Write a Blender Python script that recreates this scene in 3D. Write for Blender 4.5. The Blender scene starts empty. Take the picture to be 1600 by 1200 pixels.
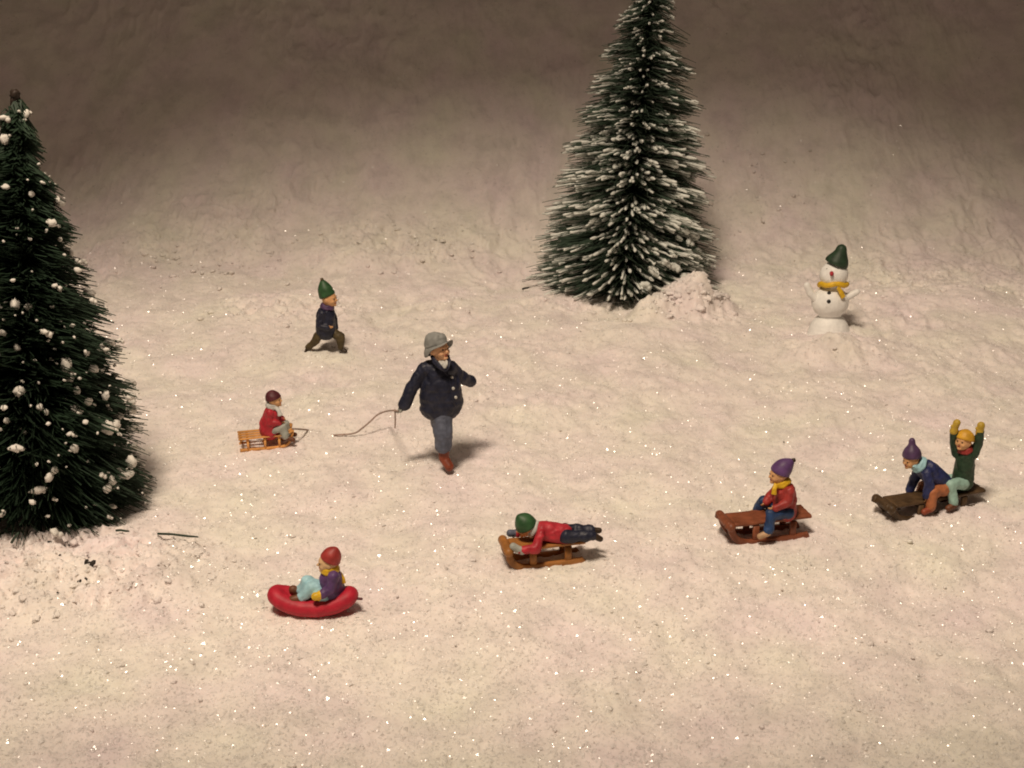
import bpy, math, random
import numpy as np
from mathutils import Vector, Matrix

# ------------------------------------------------------------------ scene, camera, light
S = bpy.context.scene
COL = S.collection
random.seed(5)
RNG = np.random.default_rng(11)

CAM = Vector((0.0, -15.9, 6.42)); PITCH = math.radians(21); FPX = 2084.0
cd = bpy.data.cameras.new('camera'); cam = bpy.data.objects.new('camera', cd); COL.objects.link(cam)
cam.location = CAM; cam.rotation_euler = (math.pi/2 - PITCH, 0, 0)
cd.sensor_width = 36; cd.lens = 36*FPX/1600; cd.clip_end = 200
S.camera = cam

w = bpy.data.worlds.new('World'); S.world = w; w.use_nodes = True
bg = w.node_tree.nodes['Background']
bg.inputs[0].default_value = (1.0, .69, .49, 1); bg.inputs[1].default_value = .075

# the display's spotlight: above and in front, its cone ending low on the back bank
ld = bpy.data.lights.new('display_spot', 'SPOT'); lamp = bpy.data.objects.new('display_spot', ld); COL.objects.link(lamp)
lamp.location = (-5.0, -14.0, 28.0)
lamp.rotation_euler = (math.radians(24.8), math.radians(-9.5), 0)
lamp.scale = (1.75, 1, 1)
ld.energy = 33000; ld.color = (1.0, .808, .625); ld.spot_size = math.radians(28.5); ld.spot_blend = .08
ld.shadow_soft_size = 3.0
# second, broad ceiling lamp straight overhead
l2 = bpy.data.lights.new('ceiling_lamp', 'AREA'); lamp2 = bpy.data.objects.new('ceiling_lamp', l2); COL.objects.link(lamp2)
lamp2.location = (1.0, 0, 12.0); l2.shape = 'RECTANGLE'; l2.size = 8; l2.size_y = 4
l2.energy = 110; l2.color = (1.0, .78, .60)

S.view_settings.view_transform = 'Standard'; S.view_settings.look = 'None'
S.view_settings.gamma = 1; S.view_settings.exposure = 0
S.render.engine = 'CYCLES'
try: S.render.filter_size = 1.8; S.cycles.filter_width = 1.9
except Exception: pass

# ------------------------------------------------------------------ helpers
def ray(px, py):
    d = Vector(((px-800)/FPX, 0, 0)) + Vector((0, math.sin(PITCH), math.cos(PITCH)))*(-(py-600)/FPX) \
        + Vector((0, math.cos(PITCH), -math.sin(PITCH)))
    return d
def on_ground(px, py, z=0.0):
    d = ray(px, py); t = (z-CAM.z)/d.z
    return CAM + d*t
def at_y(px, py, Y):
    d = ray(px, py); t = (Y-CAM.y)/d.y
    return CAM + d*t

_G = {}
def vnoise(x, y, seed=0):
    if seed not in _G: _G[seed] = np.random.default_rng(seed).random((256, 256))
    G = _G[seed]
    xi = np.floor(x).astype(int); yi = np.floor(y).astype(int); fx = x-xi; fy = y-yi
    fx = fx*fx*fx*(fx*(fx*6-15)+10); fy = fy*fy*fy*(fy*(fy*6-15)+10)
    a = G[xi % 256, yi % 256]; b = G[(xi+1) % 256, yi % 256]; c = G[xi % 256, (yi+1) % 256]; d = G[(xi+1) % 256, (yi+1) % 256]
    return (a*(1-fx)+b*fx)*(1-fy)+(c*(1-fx)+d*fx)*fy*1.0 - .5
def fbm(x, y, seed, oct=4):
    v = 0; a = 1
    for i in range(oct):
        v = v + a*vnoise(x*2**i+17.3*i, y*2**i-9.1*i, seed+i); a *= .5
    return v

def link(name, me, m, parent=None, loc=None, smooth=True):
    o = bpy.data.objects.new(name, me); COL.objects.link(o)
    if m: me.materials.append(m)
    me.polygons.foreach_set('use_smooth', [bool(smooth)]*len(me.polygons))
    if parent: o.parent = parent
    if loc is not None: o.location = loc
    return o
def tag(o, label=None, cat=None, group=None, kind=None):
    if label: o['label'] = label
    if cat: o['category'] = cat
    if group: o['group'] = group
    if kind: o['kind'] = kind
    return o
def empty(name, loc):
    o = bpy.data.objects.new(name, None); COL.objects.link(o); o.location = loc; o.empty_display_size = .1
    return o

class MB:
    "collects verts / faces"
    def __init__(s): s.v = []; s.f = []
    def add(s, v, f):
        n = len(s.v); s.v += [tuple(p) for p in v]; s.f += [tuple(i+n for i in q) for q in f]; return s
    def mesh(s, name='m', origin=None):
        me = bpy.data.meshes.new(name)
        v = s.v if origin is None else [tuple(Vector(p)-origin) for p in s.v]
        me.from_pydata(v, [], s.f); me.update(); return me

def frames(P, side=None):
    P = [Vector(p) for p in P]; n = len(P); T = []
    for i in range(n):
        t = P[min(i+1, n-1)]-P[max(i-1, 0)]
        T.append(t.normalized() if t.length > 1e-9 else Vector((0, 0, 1)))
    out = []
    if side is None:
        u = T[0].orthogonal().normalized()
        for t in T:
            u = (u - t*u.dot(t)); u = u.normalized() if u.length > 1e-6 else t.orthogonal().normalized()
            out.append((t, u, t.cross(u)))
    else:
        s = Vector(side).normalized()
        for t in T:
            a = (s - t*s.dot(t)).normalized(); out.append((t, a, t.cross(a)))
    return P, out
def tube(mb, P, R, n=8, side=None, flat=1.0, cap=True, power=1.0):
    "round or flattened tube through points; R radius list; side = width axis; flat = thickness/width"
    P, F = frames(P, side)
    if not hasattr(R, '__len__'): R = [R]*len(P)
    v = []; f = []
    for p, (t, a, b), r in zip(P, F, R):
        for k in range(n):
            th = 2*math.pi*(k+.5)/n; c = math.cos(th); s = math.sin(th)
            c = math.copysign(abs(c)**power, c); s = math.copysign(abs(s)**power, s)
            v.append(p + a*(r*c) + b*(r*flat*s))
    for i in range(len(P)-1):
        for k in range(n):
            f.append((i*n+k, i*n+(k+1) % n, (i+1)*n+(k+1) % n, (i+1)*n+k))
    if cap:
        f.append(tuple(range(n-1, -1, -1))); f.append(tuple(range((len(P)-1)*n, len(P)*n)))
    mb.add(v, f); return mb
def bar(mb, P, wdt, thk, side):
    return tube(mb, P, wdt/2, n=12, side=side, flat=thk/wdt, power=.45)
def cap_prim(mb, p0, p1, r0, r1, n=14):
    p0 = Vector(p0); p1 = Vector(p1); d = p1-p0
    if d.length < 1e-5: d = Vector((0, 0, 1e-4)); p1 = p0+d
    t = d.normalized(); P = []; R = []
    for a in (-85, -60, -35, -10): P.append(p0+t*r0*math.sin(math.radians(a))); R.append(r0*math.cos(math.radians(a)))
    for a in (10, 35, 60, 85): P.append(p1+t*r1*math.sin(math.radians(a))); R.append(r1*math.cos(math.radians(a)))
    return tube(mb, P, R, n)
def ell(mb, c, r, X=None, Z=None, n=16, m=10):
    "ellipsoid, radii r along X, Y, Z axes"
    c = Vector(c); Z = Vector(Z or (0, 0, 1)).normalized(); X = Vector(X or (1, 0, 0)); X = (X - Z*X.dot(Z)).normalized(); Y = Z.cross(X)
    v = [c - Z*r[2]]; f = []
    for i in range(1, m):
        ph = -math.pi/2+math.pi*i/m
        for k in range(n):
            th = 2*math.pi*k/n
            v.append(c+X*(r[0]*math.cos(ph)*math.cos(th))+Y*(r[1]*math.cos(ph)*math.sin(th))+Z*(r[2]*math.sin(ph)))
    v.append(c+Z*r[2]); L = len(v)-1
    for k in range(n): f.append((0, 1+(k+1) % n, 1+k)); f.append((L, L-n+k, L-n+(k+1) % n))
    for i in range(m-2):
        for k in range(n): f.append((1+i*n+k, 1+i*n+(k+1) % n, 1+(i+1)*n+(k+1) % n, 1+(i+1)*n+k))
    mb.add(v, f); return mb
def blend(name, mb, m, parent, origin, vox=.009, it=5, rough=0.0, seed=0):
    "closed overlapping shapes -> one continuous smooth skin"
    me = mb.mesh('tmp', origin); o = bpy.data.objects.new('tmp', me); COL.objects.link(o)
    r = o.modifiers.new('r', 'REMESH'); r.mode = 'VOXEL'; r.voxel_size = vox
    s = o.modifiers.new('s', 'SMOOTH'); s.iterations = it; s.factor = .6
    dg = bpy.context.evaluated_depsgraph_get(); dg.update()
    nm = bpy.data.meshes.new_from_object(o.evaluated_get(dg)); bpy.data.objects.remove(o); bpy.data.meshes.remove(me)
    nm.name = name
    if rough:
        N = len(nm.vertices); co = np.empty(N*3); no = np.empty(N*3)
        nm.vertices.foreach_get('co', co); nm.vertices.foreach_get('normal', no)
        co = co.reshape(-1, 3); no = no.reshape(-1, 3)
        q = vnoise(co[:, 0]*16+co[:, 1]*7+seed, co[:, 2]*13-co[:, 1]*9+seed, seed+3)+.5*vnoise(co[:, 0]*33-co[:, 1]*21+seed, co[:, 2]*30+co[:, 1]*12, seed+4)
        co = co+no*(q*rough)[:, None]; nm.vertices.foreach_set('co', co.ravel()); nm.update()
    return link(name, nm, m, parent)

# ------------------------------------------------------------------ materials
def mat(name, col, rough=.6, var=.12, scale=14, bump=.15, spec=.4, col2=None):
    m = bpy.data.materials.new(name); m.use_nodes = True; nt = m.node_tree; N = nt.nodes; L = nt.links
    b = N['Principled BSDF']; b.inputs['Roughness'].default_value = rough; b.inputs['Specular IOR Level'].default_value = spec
    tc = N.new('ShaderNodeTexCoord'); nz = N.new('ShaderNodeTexNoise'); nz.inputs['Scale'].default_value = scale; nz.inputs['Detail'].default_value = 5
    L.new(tc.outputs['Object'], nz.inputs['Vector'])
    cr = N.new('ShaderNodeValToRGB'); L.new(nz.outputs['Fac'], cr.inputs['Fac'])
    c2 = col2 or tuple(min(1, c*(1+var*1.6)+var*.03) for c in col); c1 = tuple(c*(1-var*1.6) for c in col)
    cr.color_ramp.elements[0].position = .3; cr.color_ramp.elements[1].position = .72
    cr.color_ramp.elements[0].color = (*c1, 1); cr.color_ramp.elements[1].color = (*c2, 1)
    L.new(cr.outputs['Color'], b.inputs['Base Color'])
    if bump:
        n2 = N.new('ShaderNodeTexNoise'); n2.inputs['Scale'].default_value = scale*5; n2.inputs['Detail'].default_value = 4
        L.new(tc.outputs['Object'], n2.inputs['Vector'])
        bp = N.new('ShaderNodeBump'); bp.inputs['Strength'].default_value = bump; bp.inputs['Distance'].default_value = .01
        L.new(n2.outputs['Fac'], bp.inputs['Height']); L.new(bp.outputs['Normal'], b.inputs['Normal'])
    return m
def snow_mat(name, grain, rough, spec, c1, c2, bump, sss=0):
    m = mat(name, c1, rough=rough, var=.02, scale=.9, bump=0, spec=spec, col2=c2)  # c1, c2: pinkish and yellowish patches of coloured lamplight painted into the base colour
    nt = m.node_tree; N = nt.nodes; L = nt.links; b = N['Principled BSDF']; tc = [n for n in N if n.type == 'TEX_COORD'][0]
    if sss:
        b.inputs['Subsurface Weight'].default_value = sss; b.inputs['Subsurface Radius'].default_value = (1, .95, .9); b.inputs['Subsurface Scale'].default_value = .05
    # faint blotches: grime and thinner cover
    n3 = N.new('ShaderNodeTexNoise'); n3.inputs['Scale'].default_value = 2.3; n3.inputs['Detail'].default_value = 7; n3.inputs['Roughness'].default_value = .65
    L.new(tc.outputs['Object'], n3.inputs['Vector'])
    mr = N.new('ShaderNodeMapRange'); mr.inputs['From Min'].default_value = .36; mr.inputs['From Max'].default_value = .56; mr.inputs['To Min'].default_value = .87; mr.inputs['To Max'].default_value = 1.0
    L.new(n3.outputs['Fac'], mr.inputs['Value'])
    sc = N.new('ShaderNodeVectorMath'); sc.operation = 'SCALE'; cr = [q for q in N if q.type == 'VALTORGB'][0]
    L.new(cr.outputs['Color'], sc.inputs[0]); L.new(mr.outputs[0], sc.inputs['Scale']); L.new(sc.outputs['Vector'], b.inputs['Base Color'])
    if bump:
        v = N.new('ShaderNodeTexVoronoi'); v.inputs['Scale'].default_value = grain; L.new(tc.outputs['Object'], v.inputs['Vector'])
        n2 = N.new('ShaderNodeTexNoise'); n2.inputs['Scale'].default_value = grain*.45; n2.inputs['Detail'].default_value = 6
        L.new(tc.outputs['Object'], n2.inputs['Vector'])
        ad = N.new('ShaderNodeMath'); ad.operation = 'SUBTRACT'; L.new(n2.outputs['Fac'], ad.inputs[0]); L.new(v.outputs['Distance'], ad.inputs[1])
        bp = N.new('ShaderNodeBump'); bp.inputs['Strength'].default_value = bump; bp.inputs['Distance'].default_value = .012
        L.new(ad.outputs[0], bp.inputs['Height']); L.new(bp.outputs['Normal'], b.inputs['Normal'])
    return m
M = {
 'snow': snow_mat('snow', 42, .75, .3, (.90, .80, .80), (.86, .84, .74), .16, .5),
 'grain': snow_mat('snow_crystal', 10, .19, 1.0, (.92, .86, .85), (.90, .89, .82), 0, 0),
 'skin': mat('skin_paint', (.66, .37, .17), .5, .10),
 'skin_light': mat('skin_paint_light', (.82, .47, .26), .5, .08),
 'skin_pale': mat('skin_paint_pale', (.68, .45, .24), .5, .10),
 'red': mat('red_paint', (.42, .022, .035), .5, .18),
 'brick': mat('brick_red_paint', (.33, .035, .03), .5, .18),
 'maroon': mat('maroon_paint', (.09, .015, .022), .55, .18),
 'navy': mat('navy_paint', (.010, .013, .032), .5, .2),
 'blue': mat('deep_blue_paint', (.018, .025, .10), .5, .25),
 'jean': mat('denim_paint', (.015, .045, .13), .5, .25),
 'slate': mat('slate_paint', (.095, .11, .155), .6, .18),
 'grey': mat('grey_paint', (.24, .25, .24), .65, .12),
 'dirty_white': mat('dirty_white_paint', (.52, .53, .50), .6, .1),
 'white': mat('white_paint', (.86, .87, .84), .5, .04),
 'offgrey': mat('pale_grey_paint', (.36, .38, .34), .6, .15),
 'olive': mat('olive_brown_paint', (.07, .05, .018), .6, .2),
 'green': mat('green_paint', (.025, .085, .028), .5, .2),
 'dgreen': mat('dark_green_paint', (.018, .045, .022), .55, .2),
 'purple': mat('purple_paint', (.10, .045, .15), .5, .2),
 'dpurple': mat('dusky_purple_paint', (.075, .038, .10), .5, .2),
 'yellow': mat('yellow_paint', (.72, .45, .02), .45, .12),
 'mustard': mat('mustard_paint', (.50, .34, .04), .5, .12),
 'orange_yellow': mat('orange_yellow_paint', (.62, .34, .03), .5, .12),
 'lblue': mat('light_blue_paint', (.36, .62, .70), .5, .1),
 'mint': mat('pale_mint_paint', (.30, .48, .42), .55, .1),
 'rust': mat('rust_brown_paint', (.22, .045, .018), .5, .2),
 'brown': mat('brown_paint', (.13, .045, .018), .5, .2),
 'orange_brown': mat('orange_brown_paint', (.40, .14, .055), .55, .15),
 'dbrown': mat('dark_brown_paint', (.035, .020, .010), .5, .2),
 'black': mat('black_paint', (.010, .010, .010), .45, .2),
 'beige': mat('beige_paint', (.50, .32, .18), .55, .12),
 'wood_light': mat('honey_wood', (.66, .32, .09), .5, .16, 9),
 'wood_mid': mat('caramel_wood', (.32, .13, .028), .5, .2, 9),
 'wood_red': mat('red_brown_wood', (.21, .062, .025), .5, .2, 9),
 'wood_dark': mat('dark_wood', (.075, .042, .016), .55, .3, 9),
 'hull': mat('red_plastic', (.44, .012, .032), .55, .10),
 'thread': mat('grey_brown_thread', (.36, .27, .23), .8, .2, 40),
 'needle': mat('dark_green_bristle', (.017, .040, .020), .6, .3, 3, 0),
 'needle2': mat('mid_green_bristle', (.045, .075, .050), .6, .3, 3, 0),
 'trunk': mat('dark_wire_trunk', (.03, .018, .012), .6, .2, 30),
 'flock': mat('flocked_snow', (.72, .75, .70), .9, .08, 20, .5),
 'blob': mat('clinging_snow', (.80, .78, .72), .8, .05, 20, .4),
 'debris': mat('dark_debris', (.02, .015, .010), .7, .2),
}

def translucent(m, fac):
    nt = m.node_tree; N = nt.nodes; L = nt.links; b = N['Principled BSDF']; t = N.new('ShaderNodeBsdfTranslucent'); x = N.new('ShaderNodeMixShader')
    t.inputs['Color'].default_value = (.95, .93, .90, 1); x.inputs[0].default_value = fac
    L.new(b.outputs[0], x.inputs[1]); L.new(t.outputs[0], x.inputs[2]); L.new(x.outputs[0], N['Material Output'].inputs['Surface'])
translucent(M['grain'], .10)
# ------------------------------------------------------------------ terrain
MOUNDS = []
def mound(px, py, h, rx, ry): p = on_ground(px, py); MOUNDS.append((p.x, p.y, h, rx, ry))
mound(1294, 556, .12, .40, .30)      # heap against the snowman's base
mound(1290, 545, .12, .9, .5)
mound(1064, 488, .40, .44, .44)      # drift against the back tree
mound(1012, 500, .26, .26, .3)
mound(1112, 480, .28, .35, .4)
mound(985, 520, .10, 1.2, .5)
mound(60, 915, .07, .9, .45)
mound(600, 415, .10, 1.3, .5); mound(330, 440, .08, 1.0, .5); mound(600, 520, .05, .5, .3)
mound(1480, 470, .10, 1.1, .6)
CALM = [on_ground(*p) for p in ((420, 700), (505, 550), (690, 735), (485, 965), (850, 885), (1200, 850), (1455, 810))]
def base_h(x, y):
    x = np.asarray(x, float); y = np.asarray(y, float)
    t = np.clip(y-5.4+.35*vnoise(x*.35, x*0+3, 5), 0, None)
    z = np.where(t < 3.8, .13*t*t, .13*3.8**2+(t-3.8)*.99)
    calm = np.zeros_like(x)
    for p in CALM: calm = np.maximum(calm, np.exp(-(((x-p.x)/.8)**2+((y-p.y-.1)/.8)**2)))
    z = z+(.10*fbm(x*.5, y*.5, 21, 3)+.085*fbm(x*1.6, y*.9, 31, 3))*(1-calm)
    for mx, my, h, rx, ry in MOUNDS:
        z = z+h*np.exp(-(((x-mx)/rx)**2+((y-my)/ry)**2)**1.9)*(1+.5*fbm(x*2.4, y*2.4, 81, 4))
    return z
RUB = []
for q_ in ((60, 895, 1.5, .8, 1.5), (1064, 488, .8, .6, 1.3), (1298, 552, .7, .4, .7), (450, 480, 1.2, .8, .9), (620, 410, 1.6, .8, .9), (330, 400, 1.4, .9, .9), (1450, 440, 1.6, .9, .8), (880, 480, .8, .4, .7)):
    p_ = on_ground(q_[0], q_[1]); RUB.append((p_.x, p_.y)+q_[2:])
def fine_h(x, y):
    clump = np.clip(fbm(x*.7, y*.5, 41, 2)+.35, 0, 1)
    calm = np.clip((y+9)/11, .35, 1.5)
    bill = np.abs(fbm(x*3.6, y*2.2, 51, 4))
    rub = np.zeros_like(x)
    for px, py, w_, d_, a_ in RUB:
        rub = np.maximum(rub, a_*np.exp(-((x-px)/w_)**4-((y-py)/d_)**4))
    rz = rub*(.19*(.32-np.abs(fbm(x*4.5, y*4, 101, 4)))+.075*np.abs(fbm(x*13, y*11, 111, 3)))
    return base_h(x, y)+rz+.13*clump*calm*(.35-bill)+(.030*fbm(x*7, y*6, 61, 4)+.016*vnoise(x*22, y*20, 71))*np.clip(1.6-y/9, .35, 1)
def axis_pts(a, b, lo, hi, step, grow=1.12):
    mid = list(np.arange(a, b, step)); s = step; v = a; left = []
    while v > lo: s *= grow; v -= s; left.append(v)
    s = step; v = b; right = []
    while v < hi: right.append(v); s *= grow; v += s
    return np.array(left[::-1]+mid+right)
xs = axis_pts(-9.0, 9.0, -22, 22, .027); ys = axis_pts(-8.0, 12.0, -14, 18, .027)
X, Y = np.meshgrid(xs, ys); Z = fine_h(X, Y)+RNG.normal(0, .0022, X.shape)
def grid_mesh(name, X, Y, Z):
    ny, nx = X.shape; V = np.stack([X, Y, Z], -1).reshape(-1, 3)
    i = np.arange(ny-1)[:, None]*nx+np.arange(nx-1)[None, :]
    Q = np.stack([i, i+1, i+nx+1, i+nx], -1).reshape(-1)
    me = bpy.data.meshes.new(name); me.vertices.add(len(V)); me.vertices.foreach_set('co', V.ravel())
    me.loops.add(len(Q)); me.loops.foreach_set('vertex_index', Q)
    me.polygons.add(len(Q)//4); me.polygons.foreach_set('loop_start', np.arange(0, len(Q), 4)); me.polygons.foreach_set('loop_total', np.full(len(Q)//4, 4))
    me.update(); me.validate(); return me
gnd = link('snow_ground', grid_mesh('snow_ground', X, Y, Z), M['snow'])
tag(gnd, 'sheet of pale artificial snow rising to a dim bank behind', None, None, 'structure')

def tri_mesh(name, V, F):
    me = bpy.data.meshes.new(name); F = np.asarray(F)
    me.vertices.add(len(V)); me.vertices.foreach_set('co', np.asarray(V, float).ravel())
    k = F.shape[1]; me.loops.add(F.size); me.loops.foreach_set('vertex_index', F.ravel())
    me.polygons.add(len(F)); me.polygons.foreach_set('loop_start', np.arange(0, F.size, k)); me.polygons.foreach_set('loop_total', np.full(len(F), k))
    me.update(); return me
def octas(C, R, squash=.6):
    n = len(C); A = np.array([[1, 0, 0], [-1, 0, 0], [0, 1, 0], [0, -1, 0], [0, 0, 1], [0, 0, -1]], float)
    nz = np.stack([RNG.normal(0, .24, n), RNG.normal(0, .24, n), np.ones(n)], -1); nz /= np.linalg.norm(nz, axis=1)[:, None]
    t = RNG.normal(size=(n, 3)); ux = t-nz*(t*nz).sum(1)[:, None]; ux /= np.linalg.norm(ux, axis=1)[:, None]; uy = np.cross(nz, ux)
    Rm = np.stack([ux, uy, nz], 1)
    P = A[None]*R[:, None, None]*(1+RNG.normal(0, .22, (n, 6, 1)))*np.stack([np.ones(n), RNG.uniform(.6, 1, n), RNG.uniform(.40, .90, n)], -1)[:, None, :]
    P[:, 5, 2] *= .2
    V = np.einsum('nij,nki->nkj', Rm, P)+C[:, None, :]
    F = np.array([[0, 2, 4], [2, 1, 4], [1, 3, 4], [3, 0, 4], [2, 0, 5], [1, 2, 5], [3, 1, 5], [0, 3, 5]])
    FF = (F[None]+(np.arange(n)*6)[:, None, None]).reshape(-1, 3)
    return V.reshape(-1, 3), FF
n = 270000
gy = -7.8+19.8*RNG.random(n)**1.25; gx = RNG.uniform(-1, 1, n)*np.clip(4.4+(gy+7.8)*.38, 4.4, 11)
gr = .006+.012*RNG.random(n)**2.2
big = RNG.random(n) < .05; gr[big] = RNG.uniform(.018, .029, big.sum())
gz = fine_h(gx, gy)-gr*.12
V, F = octas(np.stack([gx, gy, gz], -1), gr)
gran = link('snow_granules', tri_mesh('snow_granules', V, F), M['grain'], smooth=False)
tag(gran, 'loose glittering grains of artificial snow strewn over the ground', None, None, 'stuff')

def gz_at(x, y): return float(base_h(np.array([x]), np.array([y]))[0])

# crumbly clumps of snow round the trees, the snowman and in loose patches
def clumps(spots):
    pr = random.Random(77); C = []; Rr = []
    for (px, py, w_, d_, n_, q) in spots:
        c = on_ground(px, py)
        for i in range(int(n_*1.0)):
            x = c.x+pr.gauss(0, w_); y = c.y+pr.gauss(0, d_)
            k = q*(.14+.5*pr.random()**3); C.append((x, y, gz_at(x, y)+k*.40)); Rr.append(k)
    C = np.array(C); Rr = np.array(Rr); t = MB(); ell(t, (0, 0, 0), (1, 1, 1), n=16, m=11); T = np.array(t.v); nt_ = len(T)
    V = []; quads = []; tris = []
    for i in range(len(C)):
        sh = RNG.uniform(.6, 1.2, 3)*np.array([1, 1, .62]); a = RNG.uniform(0, 6.28); ph = RNG.uniform(0, 50, 3)
        k = 1+.75*fbm(T[:, 0]*2.2+T[:, 2]*1.6+ph[0], T[:, 1]*2.2-T[:, 2]*1.9+ph[1], 91, 4)+RNG.normal(0, .05, nt_)
        P = T*k[:, None]*sh; P = np.stack([P[:, 0]*np.cos(a)-P[:, 1]*np.sin(a), P[:, 0]*np.sin(a)+P[:, 1]*np.cos(a), P[:, 2]], -1)*Rr[i]+C[i]
        V.append(P)
        for f in t.f:
            (quads if len(f) == 4 else tris).append(tuple(j+i*nt_ for j in f))
    me = bpy.data.meshes.new('snow_clumps'); me.from_pydata(np.concatenate(V).tolist(), [], quads+tris); me.update(); return me
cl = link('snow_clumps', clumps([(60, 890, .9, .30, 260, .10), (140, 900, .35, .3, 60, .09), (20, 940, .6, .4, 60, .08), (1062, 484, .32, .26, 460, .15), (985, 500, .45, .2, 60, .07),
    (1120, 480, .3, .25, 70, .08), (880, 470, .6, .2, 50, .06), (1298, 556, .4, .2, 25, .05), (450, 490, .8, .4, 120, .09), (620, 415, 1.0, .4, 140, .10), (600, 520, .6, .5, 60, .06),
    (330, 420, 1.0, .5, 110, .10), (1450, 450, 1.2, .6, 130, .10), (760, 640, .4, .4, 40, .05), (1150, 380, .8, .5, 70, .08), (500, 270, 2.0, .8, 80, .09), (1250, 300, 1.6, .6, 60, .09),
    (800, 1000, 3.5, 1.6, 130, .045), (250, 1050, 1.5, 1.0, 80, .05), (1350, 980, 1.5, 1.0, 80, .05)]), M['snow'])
tag(cl, 'crumbly clumps of artificial snow scattered on the ground', None, None, 'stuff')

# ------------------------------------------------------------------ bottle brush trees
def brush_tree(base, top, profile, ntuft, per, seed, snowfn, label, brist_m, droop, lift=0.0, tier=.13):
    r = random.Random(seed); root = empty('bottle_brush_tree', base)
    tag(root, label, 'tree', 'bottle brush fir trees')
    ax = (top-base); H = ax.length; A = ax.normalized(); U = A.orthogonal().normalized(); W = A.cross(U)
    mb = MB()
    for ph in (0, math.pi):         # two twisted wires
        P = [A*(H*t)+U*(.022*math.cos(ph+t*60))+W*(.022*math.sin(ph+t*60)) for t in [i/140 for i in range(141)]]
        tube(mb, P, .028, 6)
    link('trunk', mb.mesh('trunk'), M['trunk'], root)
    Vv = []; Fv = []; tips = []; cnt = 0
    for k in range(ntuft):
        t = 1-math.sqrt(r.random()*.985+.004) if r.random() < .8 else r.random()*.97
        az = r.random()*2*math.pi
        Rr = profile(t)*(.80+tier*math.sin(t*66+az)*(1 if t > .15 else .4)+.16*r.random())
        d = (U*math.cos(az)+W*math.sin(az))
        start = A*(H*min(t+.03, .99))
        dz = droop(t)+r.uniform(-.06, .06)+lift*max(0, -d.y)
        tip = A*(H*t)+d*Rr+A*(dz*Rr)
        tw = d.cross(A)
        tip += tw*r.uniform(-.08, .08)*Rr
        tips.append((start.copy(), tip.copy(), t, d, Rr))
        for j in range(per):
            off = (tw*r.gauss(0, 1)+A*r.gauss(0, 1))*.055*(.4+Rr)
            ln = r.uniform(.82, 1.05)
            p0 = start+A*r.uniform(-.05, .05); p2 = start+(tip-start)*ln+off*.8
            p1 = (p0+p2)*.5+off*.7+A*(.05*Rr)
            rad = (.0105, .009, .0045)
            tt = (p2-p0).normalized(); a = tt.orthogonal().normalized(); b = tt.cross(a)
            for p, q in zip((p0, p1, p2), rad):
                for m_ in range(3):
                    th = 2.0944*m_; Vv.append(p+a*(q*math.cos(th))+b*(q*math.sin(th)))
            for s_ in (0, 3):
                for m_ in range(3):
                    i0 = cnt+s_+m_; i1 = cnt+s_+(m_+1) % 3
                    Fv.append((i0, i1, i1+3, i0+3))
            cnt += 9
    me = tri_mesh('bristles', np.array([tuple(v) for v in Vv]), np.array(Fv))
    crown = link('crown', me, brist_m, root, smooth=False)
    sn = snowfn(tips, r, H, A)
    so = link('clinging_snow', sn[0], sn[1], crown); tag(so, kind='stuff')
    return root, tips

def lump(mb, c, r3, r, n=9, m=6):
    base = len(mb.v); ell(mb, c, r3, X=(r.gauss(0, 1), r.gauss(0, 1), .2), Z=(r.gauss(0, .4), r.gauss(0, .4), 1), n=n, m=m)
    for i in range(base, len(mb.v)):
        p = Vector(mb.v[i]); k = 1+r.uniform(-.24, .24); mb.v[i] = tuple(Vector(c)+(p-Vector(c))*k)

# back tree, heavily flocked
tb = on_ground(972, 447); tb.z = gz_at(tb.x, tb.y)-.12
tt_ = at_y(1022, -40, tb.y)
def flock(tips, r, H, A):
    mb = MB()
    for (s, e, t, d, Rr) in tips:
        if r.random() < .12: continue
        side_green = (d.x < -.35 and t < .22 and r.random() < .45)
        if side_green: continue
        a0 = r.uniform(.05, .40); a1 = r.uniform(.92, 1.04); n = 10
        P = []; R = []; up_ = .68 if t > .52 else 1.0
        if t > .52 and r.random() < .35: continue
        for i in range(n):
            k = a0+(a1-a0)*i/(n-1)
            P.append(s+(e-s)*k+A*(.014+.05*Rr*(1-k)*k*4*.5+r.uniform(-.006, .006))+Vector((r.uniform(-.008, .008),)*3))
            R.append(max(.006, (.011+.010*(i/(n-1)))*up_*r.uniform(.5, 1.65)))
        R[-1] *= .7; R[0] *= .5
        tube(mb, P, R, 6)
        if r.random() < .3: lump(mb, P[-1-int(r.random()*5)], (r.uniform(.018, .036)*up_, .02, .018), r, 7, 5)
    for (px, py, q) in ((1068, 360, .07), (1083, 366, .08), (1076, 378, .07), (1060, 372, .05), (1050, 396, .07), (1038, 410, .08), (1020, 424, .08), (1052, 416, .09), (1100, 405, .06), (1090, 390, .05), (1008, 445, .08), (1070, 432, .08)):
        for yo in [i*.02-1.7 for i in range(150)]:
            p = at_y(px, py, tb.y+yo)-tb; h = p.dot(A); t = h/H
            if 0 < t < 1 and (p-A*h).length < prof_b(t)*.92:
                lump(mb, p, (q*1.2, q*.6, q*.7), r, 10, 7); lump(mb, p+Vector((q*.8, 0, -q*.5)), (q*.7, q*.5, q*.6), r, 9, 6); break
    return mb.mesh('flock'), M['flock']
prof_b = lambda t: 1.50*(1-t)**.60+.16*max(0, 1-t/.25)+.03
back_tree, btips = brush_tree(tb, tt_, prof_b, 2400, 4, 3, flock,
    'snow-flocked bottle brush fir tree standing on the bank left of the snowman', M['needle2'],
    lambda t: .0-.10*(1-t)+.1*t, .34, .19)

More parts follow.
